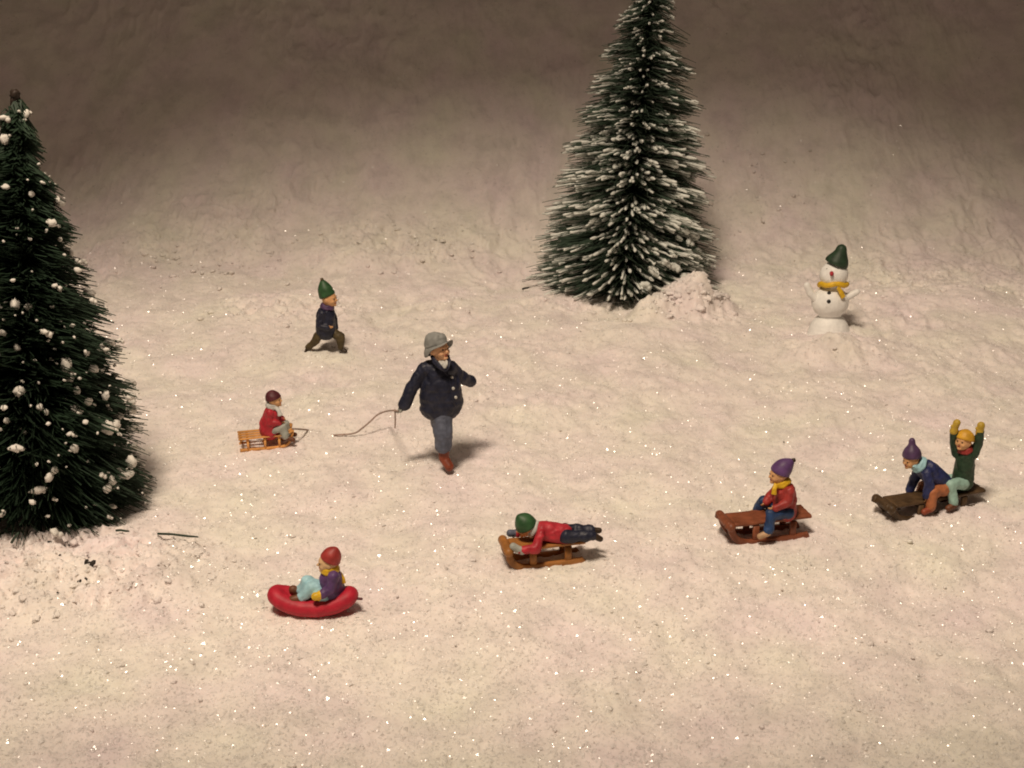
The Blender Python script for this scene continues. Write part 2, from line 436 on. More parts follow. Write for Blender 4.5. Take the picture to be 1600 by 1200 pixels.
# left tree, dark with blobs
tl = on_ground(50, 792); tl.z = gz_at(tl.x, tl.y)-.10
tl_top = at_y(24, 152, tl.y)
def blobs(tips, r, H, A):
    mb = MB(); tl3 = [x for x in tips]
    for (s, e, t, d, Rr) in tl3:
        if r.random() < (.40 if t < .5 else .20):
            q = .012+.040*r.random()**3
            c = s+(e-s)*r.uniform(.92, 1.04)+A*.02
            lump(mb, c, (q*r.uniform(1, 1.7), q*r.uniform(.7, 1), q*r.uniform(.55, 1)), r, 8, 6)
            if r.random() < .22: lump(mb, c+Vector((q, 0, -q*.6)), (q*.7,)*3, r, 7, 5)
    for (px, py, q) in ((103, 570, .085), (110, 588, .06), (136, 552, .045), (30, 612, .07), (205, 722, .085), (168, 668, .085), (182, 664, .06),
                        (175, 750, .055), (168, 763, .06), (117, 700, .055), (206, 640, .06), (120, 610, .05), (138, 628, .055), (85, 735, .045),
                        (8, 218, .06), (3, 520, .055), (24, 475, .06), (165, 618, .06), (62, 636, .04), (72, 644, .035)):
        best = None
        for yo in [i*.02-1.5 for i in range(150)]:
            p = at_y(px, py, tl.y+yo)-tl; h = p.dot(A); t = h/H
            if not 0 < t < 1: continue
            if (p-A*h).length < prof_l(t)*.93: best = p; break
        if best is not None: lump(mb, best, (q*.8, q*.55, q*.85), r, 12, 8)
    return mb.mesh('blobs'), M['blob']
prof_l = lambda t: (1.42*(1-t)**.95+.07)*(1 if t > .06 else .95)
left_tree, ltips = brush_tree(tl, tl_top, prof_l, 1900, 9, 8, blobs,
    'dark green bottle brush fir tree dotted with white snow blobs at the left edge', M['needle'],
    lambda t: -.02-.38*(1-t)**5, .65, .15)
mb = MB(); lump(mb, tl_top-tl+Vector((0, 0, .02)), (.05, .05, .06), random.Random(1), 10, 7)
cap_prim(mb, tl_top-tl-Vector((0, 0, .18)), tl_top-tl, .022, .03)
link('tip_knob', mb.mesh('tip_knob'), M['trunk'], left_tree)

# ------------------------------------------------------------------ sleds
def vl(*a): return Vector(a)
def make_sled(rear_px, front_px, width, h, m, label, style, sink=.018, thick=.072):
    A = on_ground(*rear_px); B = on_ground(*front_px); d = (B-A); L = d.length; fx = d.normalized(); sy = Vector((0, 0, 1)).cross(fx)
    if sy.y < 0: sy = -sy
    c = (A+B)/2+sy*(width/2); c.z = -sink
    root = empty('sled', c); tag(root, label, 'sled', 'toy sleds on the snow')
    def P(x, y, z): return fx*(x-L/2)+sy*y+vl(0, 0, z)      # x from rear 0 .. L front
    th = thick; top = h
    def add(name, mb, mm=m): return link(name, mb.mesh(name), mm, root)
    for s in (-1, 1):
        y = s*(width/2-.022)
        mb = MB()
        if style == 'curl':
            pts = [(-.01, .045), (.04, .03), (L*.4, .024), (L*.72, .026), (L*.84, .045), (L*.92, .09), (L*.965, .15), (L*.975, top-.02)]
        elif style == 'horn':
            pts = [(.0, .04), (.06, .028), (L*.4, .024), (L*.7, .026), (L*.82, .045), (L*.90, .09), (L*.945, .15), (L*.98, top-.02), (L*1.03, top+.02)]
        else:
            pts = [(-.02, .03), (L*.4, .024), (L*.8, .026), (L*.93, .04), (L*1.02, .09), (L*1.08, .17), (L*1.10, top+.05)]
        pp = []
        for i in range(len(pts)-1):             # Catmull-Rom
            p0 = pts[max(i-1, 0)]; p1 = pts[i]; p2 = pts[i+1]; p3 = pts[min(i+2, len(pts)-1)]
            for k in range(4):
                t = k/4
                q = [.5*((2*p1[j])+(-p0[j]+p2[j])*t+(2*p0[j]-5*p1[j]+4*p2[j]-p3[j])*t*t+(-p0[j]+3*p1[j]-3*p2[j]+p3[j])*t**3) for j in (0, 1)]
                pp.append(q)
        pp.append(pts[-1])
        bar(mb, [P(q[0], y, q[1]) for q in pp], .05 if style != 'slat' else .036, th, sy); add('runner', mb)
        for xx in ((.20, .66) if style != 'slat' else (.14, .50, .80)):
            mb = MB(); ww = .07 if style != 'slat' else .028
            bar(mb, [P(L*xx, y, .03), P(L*xx, y, top-.03)], .036, ww, sy); add('post', mb)
    if style == 'slat':
        for k in range(4):
            y = (k-1.5)*width*.30
            mb = MB(); bar(mb, [P(-.03, y, top), P(L*.5, y, top+.002), P(L*.86, y, top+.004), P(L*1.0, y, top+.02), P(L*1.09, y, top+.05)], width*.17, .016, sy); add('slat', mb)
        for xx in (.0, .14, .50, .80, 1.07):
            mb = MB(); bar(mb, [P(L*xx, -width/2, top-.022+(.05 if xx > 1 else 0)), P(L*xx, width/2, top-.022+(.05 if xx > 1 else 0))], .03, .018, fx); add('crossbar', mb)
    else:
        mb = MB()
        for k in range(3):
            y = (k-1)*width*.325
            bar(mb, [P(-.02, y, top), P(L*.3, y, top), P(L*.75, y, top-.002), P(L*.93, y, top+.004)], width*.34, .04, sy)
        blend('deck', mb, m, root, Vector((0, 0, 0)), .009, 2)
        mb = MB(); cap_prim(mb, P(L*.985, -width/2-.01, top+.0), P(L*.985, width/2+.01, top+.0), .048, .048); add('front_roller', mb)
        for xx in (.20, .66):
            mb = MB(); bar(mb, [P(L*xx, -width/2+.03, top-.045), P(L*xx, width/2-.03, top-.045)], .04, .03, fx); add('crossbar', mb)
    return root, c, fx, sy, L, P

sledA = make_sled((378, 706), (452, 699), .25, .175, M['wood_light'],
    'honey-coloured slatted wooden sled with upturned runners pulled on a cord', 'slat', thick=.03)
sledC = make_sled((912, 879), (793, 893), .25, .235, M['wood_mid'], 'caramel brown wooden sled under the child lying face down', 'curl')
sledD = make_sled((1264, 839), (1138, 855), .28, .245, M['wood_red'], 'red-brown wooden sled with front roller under one child in a red jacket', 'horn')
sledE = make_sled((1536, 788), (1388, 816), .26, .215, M['wood_dark'], 'dark brown wooden sled half sunk in snow carrying two children', 'horn', sink=.06)

# red tub
def make_tub():
    c = on_ground(487, 966); c.y += .13
    root = empty('bob_sled', c); tag(root, 'red plastic tub sled with rounded upturned ends', 'sled', 'toy sleds on the snow')
    L = .425; yaw = Matrix.Rotation(math.radians(-2), 3, 'Z'); mb = MB(); P = []
    zz = lambda u: .085+.085*abs(u)**2.2
    for i in range(73):
        th = 2*math.pi*i/72; u = math.cos(th); e = math.copysign(abs(math.sin(th))**.75, math.sin(th))
        P.append(yaw @ Vector((u*.345, .105*e, zz(u))))
    tube(mb, P, .080, 14)
    for k in range(9):
        u = -.8+.2*k; cap_prim(mb, yaw @ Vector((u*.34, -.08, zz(u)-.012)), yaw @ Vector((u*.34, .08, zz(u)-.012)), .052, .052)
    blend('hull', mb, M['hull'], root, Vector((0, 0, 0)), .010, 6, .004)
    mb = MB(); cap_prim(mb, (L-.02, -.03, .15), (L+.03, -.03, .145), .013, .012); link('cord_stub', mb.mesh('cord_stub'), M['maroon'], root)
    return c
tubc = make_tub()

# ------------------------------------------------------------------ people
def hand_prims(mb, wrist, direc, s, thumb_side, curl=0.5, spread=None):
    d = Vector(direc).normalized(); w_ = Vector(thumb_side); w_ = (w_-d*w_.dot(d)).normalized(); nrm = d.cross(w_)
    pc = Vector(wrist)+d*s*.5
    ell(mb, pc, (s*.42, s*.2, s*.52), X=w_, Z=d, n=12, m=8)
    for k, ln in enumerate((.78, .9, .82, .62)):
        b0 = Vector(wrist)+d*s*.85+w_*s*(.30-.2*k)
        m1 = b0+d*s*ln*.5+nrm*s*ln*.15*curl; m2 = m1+d*s*ln*.35*(1-curl)+nrm*s*ln*.45*curl
        cap_prim(mb, b0-d*s*.2, m1, s*.115, s*.10, 8); cap_prim(mb, m1, m2, s*.10, s*.08, 8)
    t0 = Vector(wrist)+d*s*.25+w_*s*.35; t1 = t0+d*s*.35+w_*s*.35
    cap_prim(mb, t0, t1, s*.13, s*.11, 8); cap_prim(mb, t1, t1+d*s*.3+nrm*s*.1, s*.11, s*.08, 8)

class Person:
    def __init__(s, root_px, label, skin='skin', k=1.0, hr=.098, group='miniature children on and around the sleds', dz=0.0, y0=None):
        g = on_ground(*root_px); s.Y = g.y if y0 is None else y0; s.k = k; s.hr = hr; s.o = g
        s.skin = M[skin]; s.label = label; s.group = group; s.j = {}; s.kids = []
    def pt(s, px, py, dy=0.0): return at_y(px, py, s.Y+dy)
    def J(s, **kw):
        for n, a in kw.items(): s.j[n] = s.pt(*a) if len(a) <= 3 else Vector(a[:3])
        return s
    def build_body(s, face, up=(0, 0, 1), bare=(), limbs=(1, 1), belly=1.0):
        """one continuous skin: head with face, neck, trunk, arms, legs"""
        j = s.j; k = s.k; hr = s.hr; mb = MB()
        f = Vector(face).normalized(); up = Vector(up); up = (up-f*up.dot(f)).normalized(); sd = up.cross(f)
        s.f, s.up, s.sd = f, up, sd; h = j['head']
        ell(mb, h, (hr*.92, hr*.84, hr*1.06), X=f, Z=up)                                   # skull
        ell(mb, h+f*hr*.30-up*hr*.42, (hr*.60, hr*.62, hr*.62), X=f, Z=up)               # jaw
        for a in (-1, 1):
            ell(mb, h+f*hr*.58-up*hr*.30+sd*hr*.36*a, (hr*.34, hr*.30, hr*.30), X=f, Z=up)   # cheeks
            ell(mb, h+sd*hr*.84*a-up*hr*.08, (hr*.22, hr*.12, hr*.28), X=f, Z=up)         # ears
        ell(mb, h+f*hr*.95-up*hr*.16, (hr*.26, hr*.13, hr*.18), X=f, Z=up, n=10, m=8)     # nose
        ell(mb, h+f*hr*.78-up*hr*.78, (hr*.22, hr*.26, hr*.18), X=f, Z=up, n=10, m=8)     # chin
        ell(mb, h+f*hr*.80+up*hr*.22, (hr*.14, hr*.55, hr*.14), X=f, Z=up, n=10, m=8)     # brow
        cap_prim(mb, h-up*hr*.5, j['neck'], hr*.5, hr*.52)
        cap_prim(mb, j['neck'], j['chest'], .06*k, .085*k)
        cap_prim(mb, j['chest'], j['pel'], .088*k, .085*k)
        for sfx in ('a', 'b'):
            sh, el, wr, ha = (j.get(n+sfx) for n in ('sh', 'el', 'wr', 'ha'))
            cap_prim(mb, j['chest'], sh, .06*k, .042*k); cap_prim(mb, sh, el, .040*k, .032*k); cap_prim(mb, el, wr, .032*k, .024*k)
            hand_prims(mb, wr, ha-wr, .056*k, (0, -.3, 1) if 'flatpalm' not in bare else (0, -1, 0), .5)
            hp, kn, an, to = (j.get(n+sfx) for n in ('hp', 'kn', 'an', 'to'))
            cap_prim(mb, j['pel'], hp, .075*k, .058*k); cap_prim(mb, hp, kn, .056*k, .042*k); cap_prim(mb, kn, an, .040*k, .028*k)
            cap_prim(mb, an, to, .030*k, .026*k)
        s.origin = s.base()
        s.root = blend('person', mb, s.skin, None, s.origin, .0085, 3)
        s.root.location = s.origin
        tag(s.root, s.label, 'figurine', s.group)
        # eyes, brows, lips
        for a in (-1, 1):
            e = MB(); ell(e, h+f*hr*.86+up*hr*.05+sd*hr*.30*a, (hr*.07, hr*.10, hr*.09), X=f, Z=up, n=8, m=6); s.child('eye', e, M['dbrown'])
        e = MB(); ell(e, h+f*hr*.90-up*hr*.50, (hr*.07, hr*.22, hr*.05), X=f, Z=up, n=8, m=6); s.child('mouth', e, M['brick'])
        return s
    def base(s):
        zs = [s.j[n] for n in ('ana', 'anb', 'toa', 'tob', 'pel') if n in s.j]
        b = min(zs, key=lambda p: p.z); return Vector((s.j['pel'].x, s.j['pel'].y, b.z-.02))
    def child(s, name, mb, m, parent=None, smooth=True): return link(name, mb.mesh(name, s.origin), m, parent or s.root, smooth=smooth)
    def cloth(s, name, mb, m, vox=.009, it=4, rough=.012, label=None):
        o = blend(name, mb, m, s.root, s.origin, vox, it, rough, int(abs(s.origin.x)*10)); 
        if label: o['label'] = label
        return o
    def jacket(s, m, r=(.108, .122, .135), sleeve=(.056, .046, .040), hem=.35, skirt=0.0, extra=None):
        j = s.j; k = s.k; mb = MB()
        cap_prim(mb, j['neck']*.7+j['chest']*.3, j['chest'], r[0]*.62*k, r[0]*k)
        mid = (j['chest']+j['pel'])/2
        cap_prim(mb, j['chest'], mid, r[0]*k, r[1]*k); e = j['pel']+(j['pel']-j['chest'])*hem*.3
        cap_prim(mb, mid, e, r[1]*k, r[2]*k)
        for sfx in ('a', 'b'):
            sh, el, wr = j['sh'+sfx], j['el'+sfx], j['wr'+sfx]
            cap_prim(mb, j['chest'], sh, r[0]*.7*k, sleeve[0]*k); cap_prim(mb, sh, el, sleeve[0]*k, sleeve[1]*k)
            cap_prim(mb, el, wr, sleeve[1]*k, sleeve[2]*k)
        if extra: extra(mb)
        return s.cloth('jacket', mb, m, it=4, rough=.016)
    def trousers(s, m, r=(.10, .072, .058, .050), end=.15):
        j = s.j; k = s.k; mb = MB(); 
        for sfx in ('a', 'b'):
            hp, kn, an = j['hp'+sfx], j['kn'+sfx], j['an'+sfx]
            cap_prim(mb, j['pel'], hp, r[0]*k, r[1]*1.1*k); cap_prim(mb, hp, kn, r[1]*1.08*k, r[2]*k); cap_prim(mb, kn, an+(kn-an)*end, r[2]*k, r[3]*k)
        return s.cloth('trousers', mb, m, rough=.016)
    def boots(s, m, r=.045, sfxs=('a', 'b'), m2=None, up=.28):
        for i, sfx in enumerate(sfxs):
            an, to, kn = (s.j[n+sfx] for n in ('an', 'to', 'kn')); mb = MB(); k = s.k
            cap_prim(mb, an+(kn-an)*up, an, r*.92*k, r*.88*k); cap_prim(mb, an, to, r*.85*k, r*.78*k)
            d = (to-an).normalized(); cap_prim(mb, an-d*r*.35*k, to, r*.7*k, r*.74*k)
            s.cloth('boot', mb, m if i == 0 or m2 is None else m2, vox=.008, it=3, rough=.006)
    def mitten(s, m, sfx, r=.036):
        wr, ha = s.j['wr'+sfx], s.j['ha'+sfx]; d = (ha-wr).normalized(); mb = MB(); k = s.k
        cap_prim(mb, wr, ha, r*.85*k, r*1.05*k); side = d.cross(Vector((0, 1, 0))).normalized()
        cap_prim(mb, wr+d*.02*k, wr+d*.04*k+side*.045*k, r*.42*k, r*.36*k)
        cap_prim(mb, wr-d*.016*k, wr+d*.006*k, r*1.1*k, r*1.1*k)
        s.cloth('mitten', mb, m, vox=.007, it=3, rough=.004)
    def hat(s, m, tip, tilt=0.0, w=1.10, low=.18, pom=None, knob=False):
        """knitted pointed cap: folded band, dome and a peak bent towards `tip`"""
        hr = s.hr; h = s.j['head']; ax = (s.up - s.f*tilt).normalized(); tip = Vector(tip)
        b0 = h+ax*hr*low - s.f*hr*.06
        d1 = b0+ax*hr*.55; P = []; R = []
        prof = [(0, 1.0), (.10, 1.06), (.22, 1.07), (.30, 1.03), (.45, 1.0), (.60, .93), (.72, .80), (.82, .62), (.91, .42), (.97, .26), (1.0, .08)]
        if knob: prof = [(0, 1.0), (.10, 1.06), (.25, 1.04), (.40, .98), (.55, .84), (.66, .60), (.74, .42), (.82, .36), (.91, .36), (.97, .26), (1.0, .08)]
        for t, q in prof:
            a = b0*(1-t)**2+d1*2*t*(1-t)+tip*t*t
            P.append(a+s.f*0); R.append(hr*w*q*.93)
        P.insert(0, P[0]+ax*hr*.05); R.insert(0, R[0]*.6)
        mb = MB(); tube(mb, P, R, 20); o = s.child('hat', mb, m)
        sub = o.modifiers.new('s', 'SUBSURF'); sub.levels = 1; sub.render_levels = 1
        if pom:
            mb = MB(); lump(mb, tip, (hr*.22,)*3, random.Random(3), 10, 7); s.child('pompom', mb, m if pom is True else M[pom], o)
        return o
    def scarf(s, m, r=.026, R=.068, tails=(), up=0.0, name='scarf'):
        n = s.j['neck']; k = s.k; ax = (s.j['head']-n).normalized(); u = ax.orthogonal().normalized(); v = ax.cross(u); mb = MB()
        c = n+ax*(.012+up); N = 26
        for lay, (dr, dh) in enumerate(((0, 0), (-.008, .026))):
            P = [c+ax*dh+(u*math.cos(2*math.pi*i/N)+v*math.sin(2*math.pi*i/N))*(R+dr)*k+ax*.006*math.sin(i*1.1+lay) for i in range(N+1)]
            tube(mb, P, r*k, 8)
        for T in tails:
            P = [Vector(p) for p in T]; tube(mb, P, [r*1.0*k]*(len(P)-1)+[r*1.25*k], 8, side=(1, .2, .1), flat=.5)
        return s.cloth(name, mb, m, vox=.007, it=2, rough=.006)

CH = 'miniature children sledging'
# --- A: child in red on the pulled sled (faces right)
cA = sledA[1]
p = Person((425, 700), 'tiny child in red jacket and dark maroon cap riding the pulled slatted sled', k=.80, hr=.088, group=CH, y0=cA.y)
p.J(head=(428.5, 624, 0), neck=(425, 636, 0), chest=(424, 646, 0), pel=(422, 668, 0),
    sha=(421, 645, -.08), ela=(421, 661, -.10), wra=(437, 661, -.08), haa=(445, 660, -.05),
    shb=(428, 641, .08), elb=(432, 652, .10), wrb=(441, 655, .06), hab=(446, 655, .03),
    hpa=(424, 673, -.06), kna=(442, 667, -.07), ana=(447, 684, -.07), toa=(458, 687, -.07),
    hpb=(427, 668, .06), knb=(445, 662, .06), anb=(451, 678, .06), tob=(461, 679, .06))
p.build_body((1, -.25, .05)); p.jacket(M['red'], r=(.125, .15, .165), sleeve=(.062, .054, .048)); p.trousers(M['offgrey'], r=(.09, .07, .062, .056)); p.boots(M['brown'])
p.scarf(M['dirty_white'], r=.032, R=.075, tails=[[p.pt(432, 637, -.06), p.pt(436, 643, -.11), p.pt(438, 650, -.135)]], name='fur_collar')
p.hat(M['maroon'], p.pt(426, 610, 0), tilt=.35, low=.02, w=1.10)

# --- running child
p = Person((508, 550), 'small child in green pointed hat striding across the snow behind the man', k=1.0, hr=.115, group=None)
p.J(head=(514, 466, 0), neck=(511, 481, 0), chest=(509, 492, 0), pel=(509, 514, 0),
    sha=(503, 491, -.10), ela=(499, 509, -.12), wra=(512, 513, -.15), haa=(518, 511, -.14),
    shb=(517, 489, .10), elb=(523, 502, .10), wrb=(524, 512, .05), hab=(524, 517, .02),
    hpa=(503, 518, -.02), kna=(493, 532, -.02), ana=(481, 544, .02), toa=(478, 551, .0),
    hpb=(516, 517, .02), knb=(532, 526, -.02), anb=(533, 545, -.02), tob=(540, 549, -.04))
p.build_body((1, -.35, 0)); p.jacket(M['navy'], r=(.135, .148, .145), sleeve=(.058, .052, .046)); p.trousers(M['olive'], r=(.10, .074, .062, .052)); p.boots(M['dbrown'], .038)
p.scarf(M['dpurple'], r=.024, R=.082); p.hat(M['green'], p.pt(503, 437, .02), tilt=.45, low=.24, w=1.06, pom='olive')

# --- man
p = Person((695, 733), 'man in dark coat and grey floppy hat walking and pulling a sled by a cord', 'skin_light', k=1.15, hr=.125, group=None)
p.J(head=(685.5, 545, 0), neck=(684, 562, .02), chest=(683, 583, .04), pel=(687, 640, .04),
    sha=(662, 577, .02), ela=(645, 604, -.04), wra=(632, 632, -.06), haa=(626, 640, -.06),
    shb=(704, 574, .06), elb=(721, 589, .16), wrb=(735, 596, .28), hab=(741, 597, .34),
    hpa=(691, 650, -.02), kna=(692, 676, -.10), ana=(694, 716, -.10), toa=(702, 729, -.16),
    hpb=(687, 648, .08), knb=(690, 666, .18), anb=(693, 690, .42), tob=(696, 694, .40))
p.build_body((.70, -.66, .12))
def coat_extra(mb):
    j = p.j; k = 1.15
    # flared skirt of the coat
    ell(mb, p.pt(690, 628, .03), (.248, .175, .22)); ell(mb, p.pt(688, 604, .03), (.235, .165, .23)); ell(mb, p.pt(689, 618, .03), (.246, .175, .25)); ell(mb, p.pt(687, 638, .03), (.235, .17, .155)); ell(mb, p.pt(675, 577, .04), (.13, .11, .11)); ell(mb, p.pt(700, 577, .04), (.10, .11, .10))
    ell(mb, p.pt(684, 582, .04), (.165, .12, .15))
coat = p.jacket(M['navy'], r=(.125, .135, .135), sleeve=(.068, .064, .062), hem=0, extra=coat_extra)
coat.name = 'coat'
p.trousers(M['slate'], r=(.11, .10, .095, .092), end=.52); p.boots(M['rust'], .062, up=.55)
mb = MB(); cf = Vector((.55, -.8, 0)).normalized()
for (a, b, c2) in (((685, 566, -.10), (690, 570, -.14), (694, 576, -.15)), ((697, 565, -.10), (697, 570, -.14), (695, 576, -.15))): tube(mb, [p.pt(*a), p.pt(*b), p.pt(*c2)], [.03, .028, .014], 8, flat=.6)
ell(mb, p.pt(692, 568, -.07), (.048, .05, .045)); p.cloth('shirt', mb, M['dirty_white'], vox=.007, it=2, rough=0)
mb = MB()   # coat lapels
tube(mb, [p.pt(674, 556, -.06), p.pt(680, 565, -.13), p.pt(688, 574, -.165), p.pt(696, 581, -.165)], [.02, .034, .030, .012], 8, flat=.5)
tube(mb, [p.pt(700, 556, -.03), p.pt(702, 565, -.10), p.pt(700, 574, -.15), p.pt(697, 581, -.16)], [.02, .032, .028, .012], 8, flat=.5)
tube(mb, [p.pt(670, 554, .02), p.pt(676, 552, .12), p.pt(692, 551, .14), p.pt(701, 556, .02)], [.03, .04, .04, .03], 8, flat=.6)
lap = p.cloth('lapel', mb, M['navy'], vox=.007, it=2, rough=.003)
for (x, y) in ((706, 590), (708, 607), (712, 621)):
    # find the coat surface along this ray
    from mathutils.bvhtree import BVHTree
    me = coat.data; bv = BVHTree.FromPolygons([v.co+p.origin for v in me.vertices], [q.vertices[:] for q in me.polygons])
    hit = bv.ray_cast(CAM, ray(x, y).normalized())[0] or p.pt(x, y, -.12)
    mb = MB(); ell(mb, hit, (.020, .012, .020), n=10, m=6); p.child('button', mb, M['dirty_white'], coat)
mb = MB()   # front edge of the coat
P = []
for (x, y) in ((697, 580), (702, 588), (704, 600), (705, 612), (708, 626), (711, 636)):
    hit = bv.ray_cast(CAM, ray(x, y).normalized())[0] or p.pt(x, y, -.12)
    if hit: P.append(hit+Vector((0, -.002, 0)))
tube(mb, P, .010, 6); p.child('coat_edge', mb, M['navy'], coat)
# floppy hat: crown plus drooping brim
h = p.j['head']; hr = p.hr; up = Vector((-.22, .14, 1)).normalized(); b0 = h+up*hr*.42+Vector((-.02, .03, 0))
mb = MB(); tube(mb, [b0+up*hr*q for q in (-.1, .1, .35, .60, .82, .96, 1.02)], [hr*q for q in (1.08, 1.08, 1.02, .94, .80, .55, .15)], 22)
for i in range(len(mb.v)):
    q = Vector(mb.v[i]); a = math.atan2(q.y-h.y, q.x-h.x); mb.v[i] = tuple(q+up*.012*math.sin(a*3+1)+Vector((0, 0, -.02*math.exp(-((q-b0-up*hr*1.2).length/.08)**2))))
hat = p.cloth('hat', mb, M['grey'], vox=.008, it=3, rough=.014)
N = 36; v = []; f = []
f2 = p.f; s2 = up.cross(f2).normalized(); f3 = s2.cross(up)
for ring, (q, dz) in enumerate(((.95, .0), (1.16, -.03), (1.36, -.085), (1.38, -.11), (1.16, -.055), (.95, -.025))):
    for i in range(N):
        a = 2*math.pi*i/N; front = max(0, math.cos(a)); ext = q if ring in (0, 5) else q+(.30*front-.05*max(0, -math.cos(a)))*(1 if ring in (2, 3) else .4)
        v.append(b0+f3*(hr*ext*math.cos(a))+s2*(hr*ext*.92*math.sin(a))+up*(dz*(1-1.15*front)+.012*math.sin(a*4)*(ring in (2, 3))))
for ring in range(5):
    for i in range(N): f.append((ring*N+i, ring*N+(i+1) % N, (ring+1)*N+(i+1) % N, (ring+1)*N+i))
f += [(5*N+i, 5*N+(i+1) % N, (i+1) % N, i) for i in range(N)]
mb = MB().add(v, f); p.child('brim', mb, M['grey'], hat)
# grey glove over the pulling hand
mb = MB(); d = (p.j['haa']-p.j['wra']).normalized(); wr = p.j['wra']+d*.02
hand_prims(mb, wr, d, .080, (.2, -.9, .3), .75); ell(mb, wr+d*.05, (.034, .034, .05), Z=d); p.cloth('glove', mb, M['offgrey'], vox=.006, it=2, rough=0)
MAN = p

# --- B: child in the red tub (faces left)
p = Person((487, 964), 'child in purple jacket and red hat sitting in the red tub sled', 'skin_pale', k=.92, hr=.095, group=CH, y0=tubc.y)
p.J(head=(513, 878, 0), neck=(516, 892, 0), chest=(518, 902, 0), pel=(519, 928, 0),
    sha=(521, 901, -.09), ela=(517, 921, -.13), wra=(502, 929, -.15), haa=(493, 932, -.16),
    shb=(512, 900, .09), elb=(506, 912, .12), wrb=(498, 917, .09), hab=(491, 919, .08),
    hpa=(508, 932, -.05), kna=(487, 918, -.06), ana=(470, 935, -.07), toa=(457, 937, -.08),
    hpb=(512, 924, .06), knb=(480, 909, .05), anb=(468, 926, .04), tob=(458, 921, .04))
p.build_body((-1, -.2, -.05)); p.jacket(M['purple'], r=(.115, .125, .13), sleeve=(.060, .050, .044)); p.trousers(M['lblue'], r=(.09, .075, .066, .060)); p.boots(M['brown'], .058)
p.mitten(M['yellow'], 'a', .042); p.mitten(M['yellow'], 'b', .036)
p.scarf(M['yellow'], r=.027, R=.075, tails=[[p.pt(525, 892, .03), p.pt(532, 897, .02), p.pt(536, 904, .0), p.pt(536.5, 912, .0)]])
p.hat(M['brick'], p.pt(526, 856, .0), tilt=.55, low=.16, w=1.05)

# --- C: child lying on sled (head left)
cC = sledC[1]
p = Person((850, 885), 'child in red jacket and green hat lying face down on a sled', k=.86, hr=.098, group=CH, y0=cC.y)
p.J(head=(822, 822, .0), neck=(836, 827, .0), chest=(848, 829, .0), pel=(878, 834, .0),
    sha=(844, 836, -.11), ela=(838, 857, -.19), wra=(814, 860, -.21), haa=(802, 854, -.21),
    shb=(840, 824, .10), elb=(826, 830, .17), wrb=(808, 833, .15), hab=(797, 833, .13),
    hpa=(884, 838, -.06), kna=(908, 838, -.06), ana=(928, 837, -.05), toa=(938, 842, -.05),
    hpb=(884, 829, .06), knb=(908, 828, .06), anb=(926, 828, .05), tob=(936, 829, .05))
p.build_body((-1, -.35, -.35), up=(-.1, 0, 1)); p.jacket(M['red'], r=(.125, .125, .120), sleeve=(.062, .056, .048)); p.trousers(M['navy'], r=(.095, .080, .070, .062)); p.boots(M['dbrown'], .048)
p.mitten(M['offgrey'], 'a', .044); p.mitten(M['slate'], 'b', .044)
p.scarf(M['dirty_white'], r=.028, R=.085, name='fur_collar')
p.hat(M['green'], p.pt(808, 806, -.02), tilt=.0, low=-.12, w=1.16)

# --- D: child in red jacket, purple hat (faces left)
cD = sledD[1]
p = Person((1205, 845), 'child in brick-red jacket and purple hat sitting alone on a sled', k=.94, hr=.098, group=CH, y0=cD.y)
p.J(head=(1217, 741, 0), neck=(1223, 756, 0), chest=(1226, 767, 0), pel=(1227, 793, 0),
    sha=(1234, 768, -.10), ela=(1231, 785, -.15), wra=(1212, 794, -.17), haa=(1201, 796, -.17),
    shb=(1214, 763, .10), elb=(1204, 775, .11), wrb=(1198, 784, .06), hab=(1193, 788, .04),
    hpa=(1230, 800, -.08), kna=(1205, 803, -.16), ana=(1200, 833, -.22), toa=(1187, 838, -.23),
    hpb=(1218, 793, .08), knb=(1192, 783, .12), anb=(1181, 799, .16), tob=(1172, 802, .18))
p.build_body((-1, -.3, 0)); p.jacket(M['brick'], r=(.118, .128, .138), sleeve=(.060, .052, .044)); p.trousers(M['jean'], r=(.09, .074, .062, .052)); p.boots(M['beige'], .042)
p.scarf(M['yellow'], r=.027, R=.075, tails=[[p.pt(1213, 756, -.08), p.pt(1210, 764, -.12), p.pt(1209, 773, -.13)]])
p.hat(M['purple'], p.pt(1240, 719, .0), tilt=.20, low=.12, w=1.10, pom='dbrown')

# --- E1: front child on dark sled, leaning
cE = sledE[1]
p = Person((1455, 810), 'child in blue jacket and purple hat leaning forward on the dark brown sled', k=.95, hr=.094, group=CH, y0=cE.y)
p.J(head=(1424, 717, -.03), neck=(1438, 727, -.02), chest=(1450, 735, -.01), pel=(1472, 757, .02),
    sha=(1449, 739, -.11), ela=(1452, 758, -.16), wra=(1448, 774, -.17), haa=(1446, 783, -.17),
    shb=(1437, 734, .08), elb=(1428, 750, .10), wrb=(1422, 766, .08), hab=(1420, 774, .07),
    hpa=(1474, 764, -.07), kna=(1456, 770, -.17), ana=(1454, 795, -.19), toa=(1444, 800, -.22),
    hpb=(1468, 758, .07), knb=(1442, 760, .12), anb=(1436, 778, .14), tob=(1428, 782, .12))
p.build_body((-1, -.55, -.25)); p.jacket(M['blue'], r=(.122, .128, .130), sleeve=(.066, .060, .052)); p.trousers(M['orange_brown'], r=(.09, .076, .066, .058)); p.boots(M['rust'], .048)
p.scarf(M['lblue'], r=.030, R=.078, tails=[[p.pt(1432, 724, -.08), p.pt(1429, 731, -.10)]])
p.hat(M['dpurple'], p.pt(1425, 684, .0), tilt=.15, low=.22, w=1.12, knob=True)

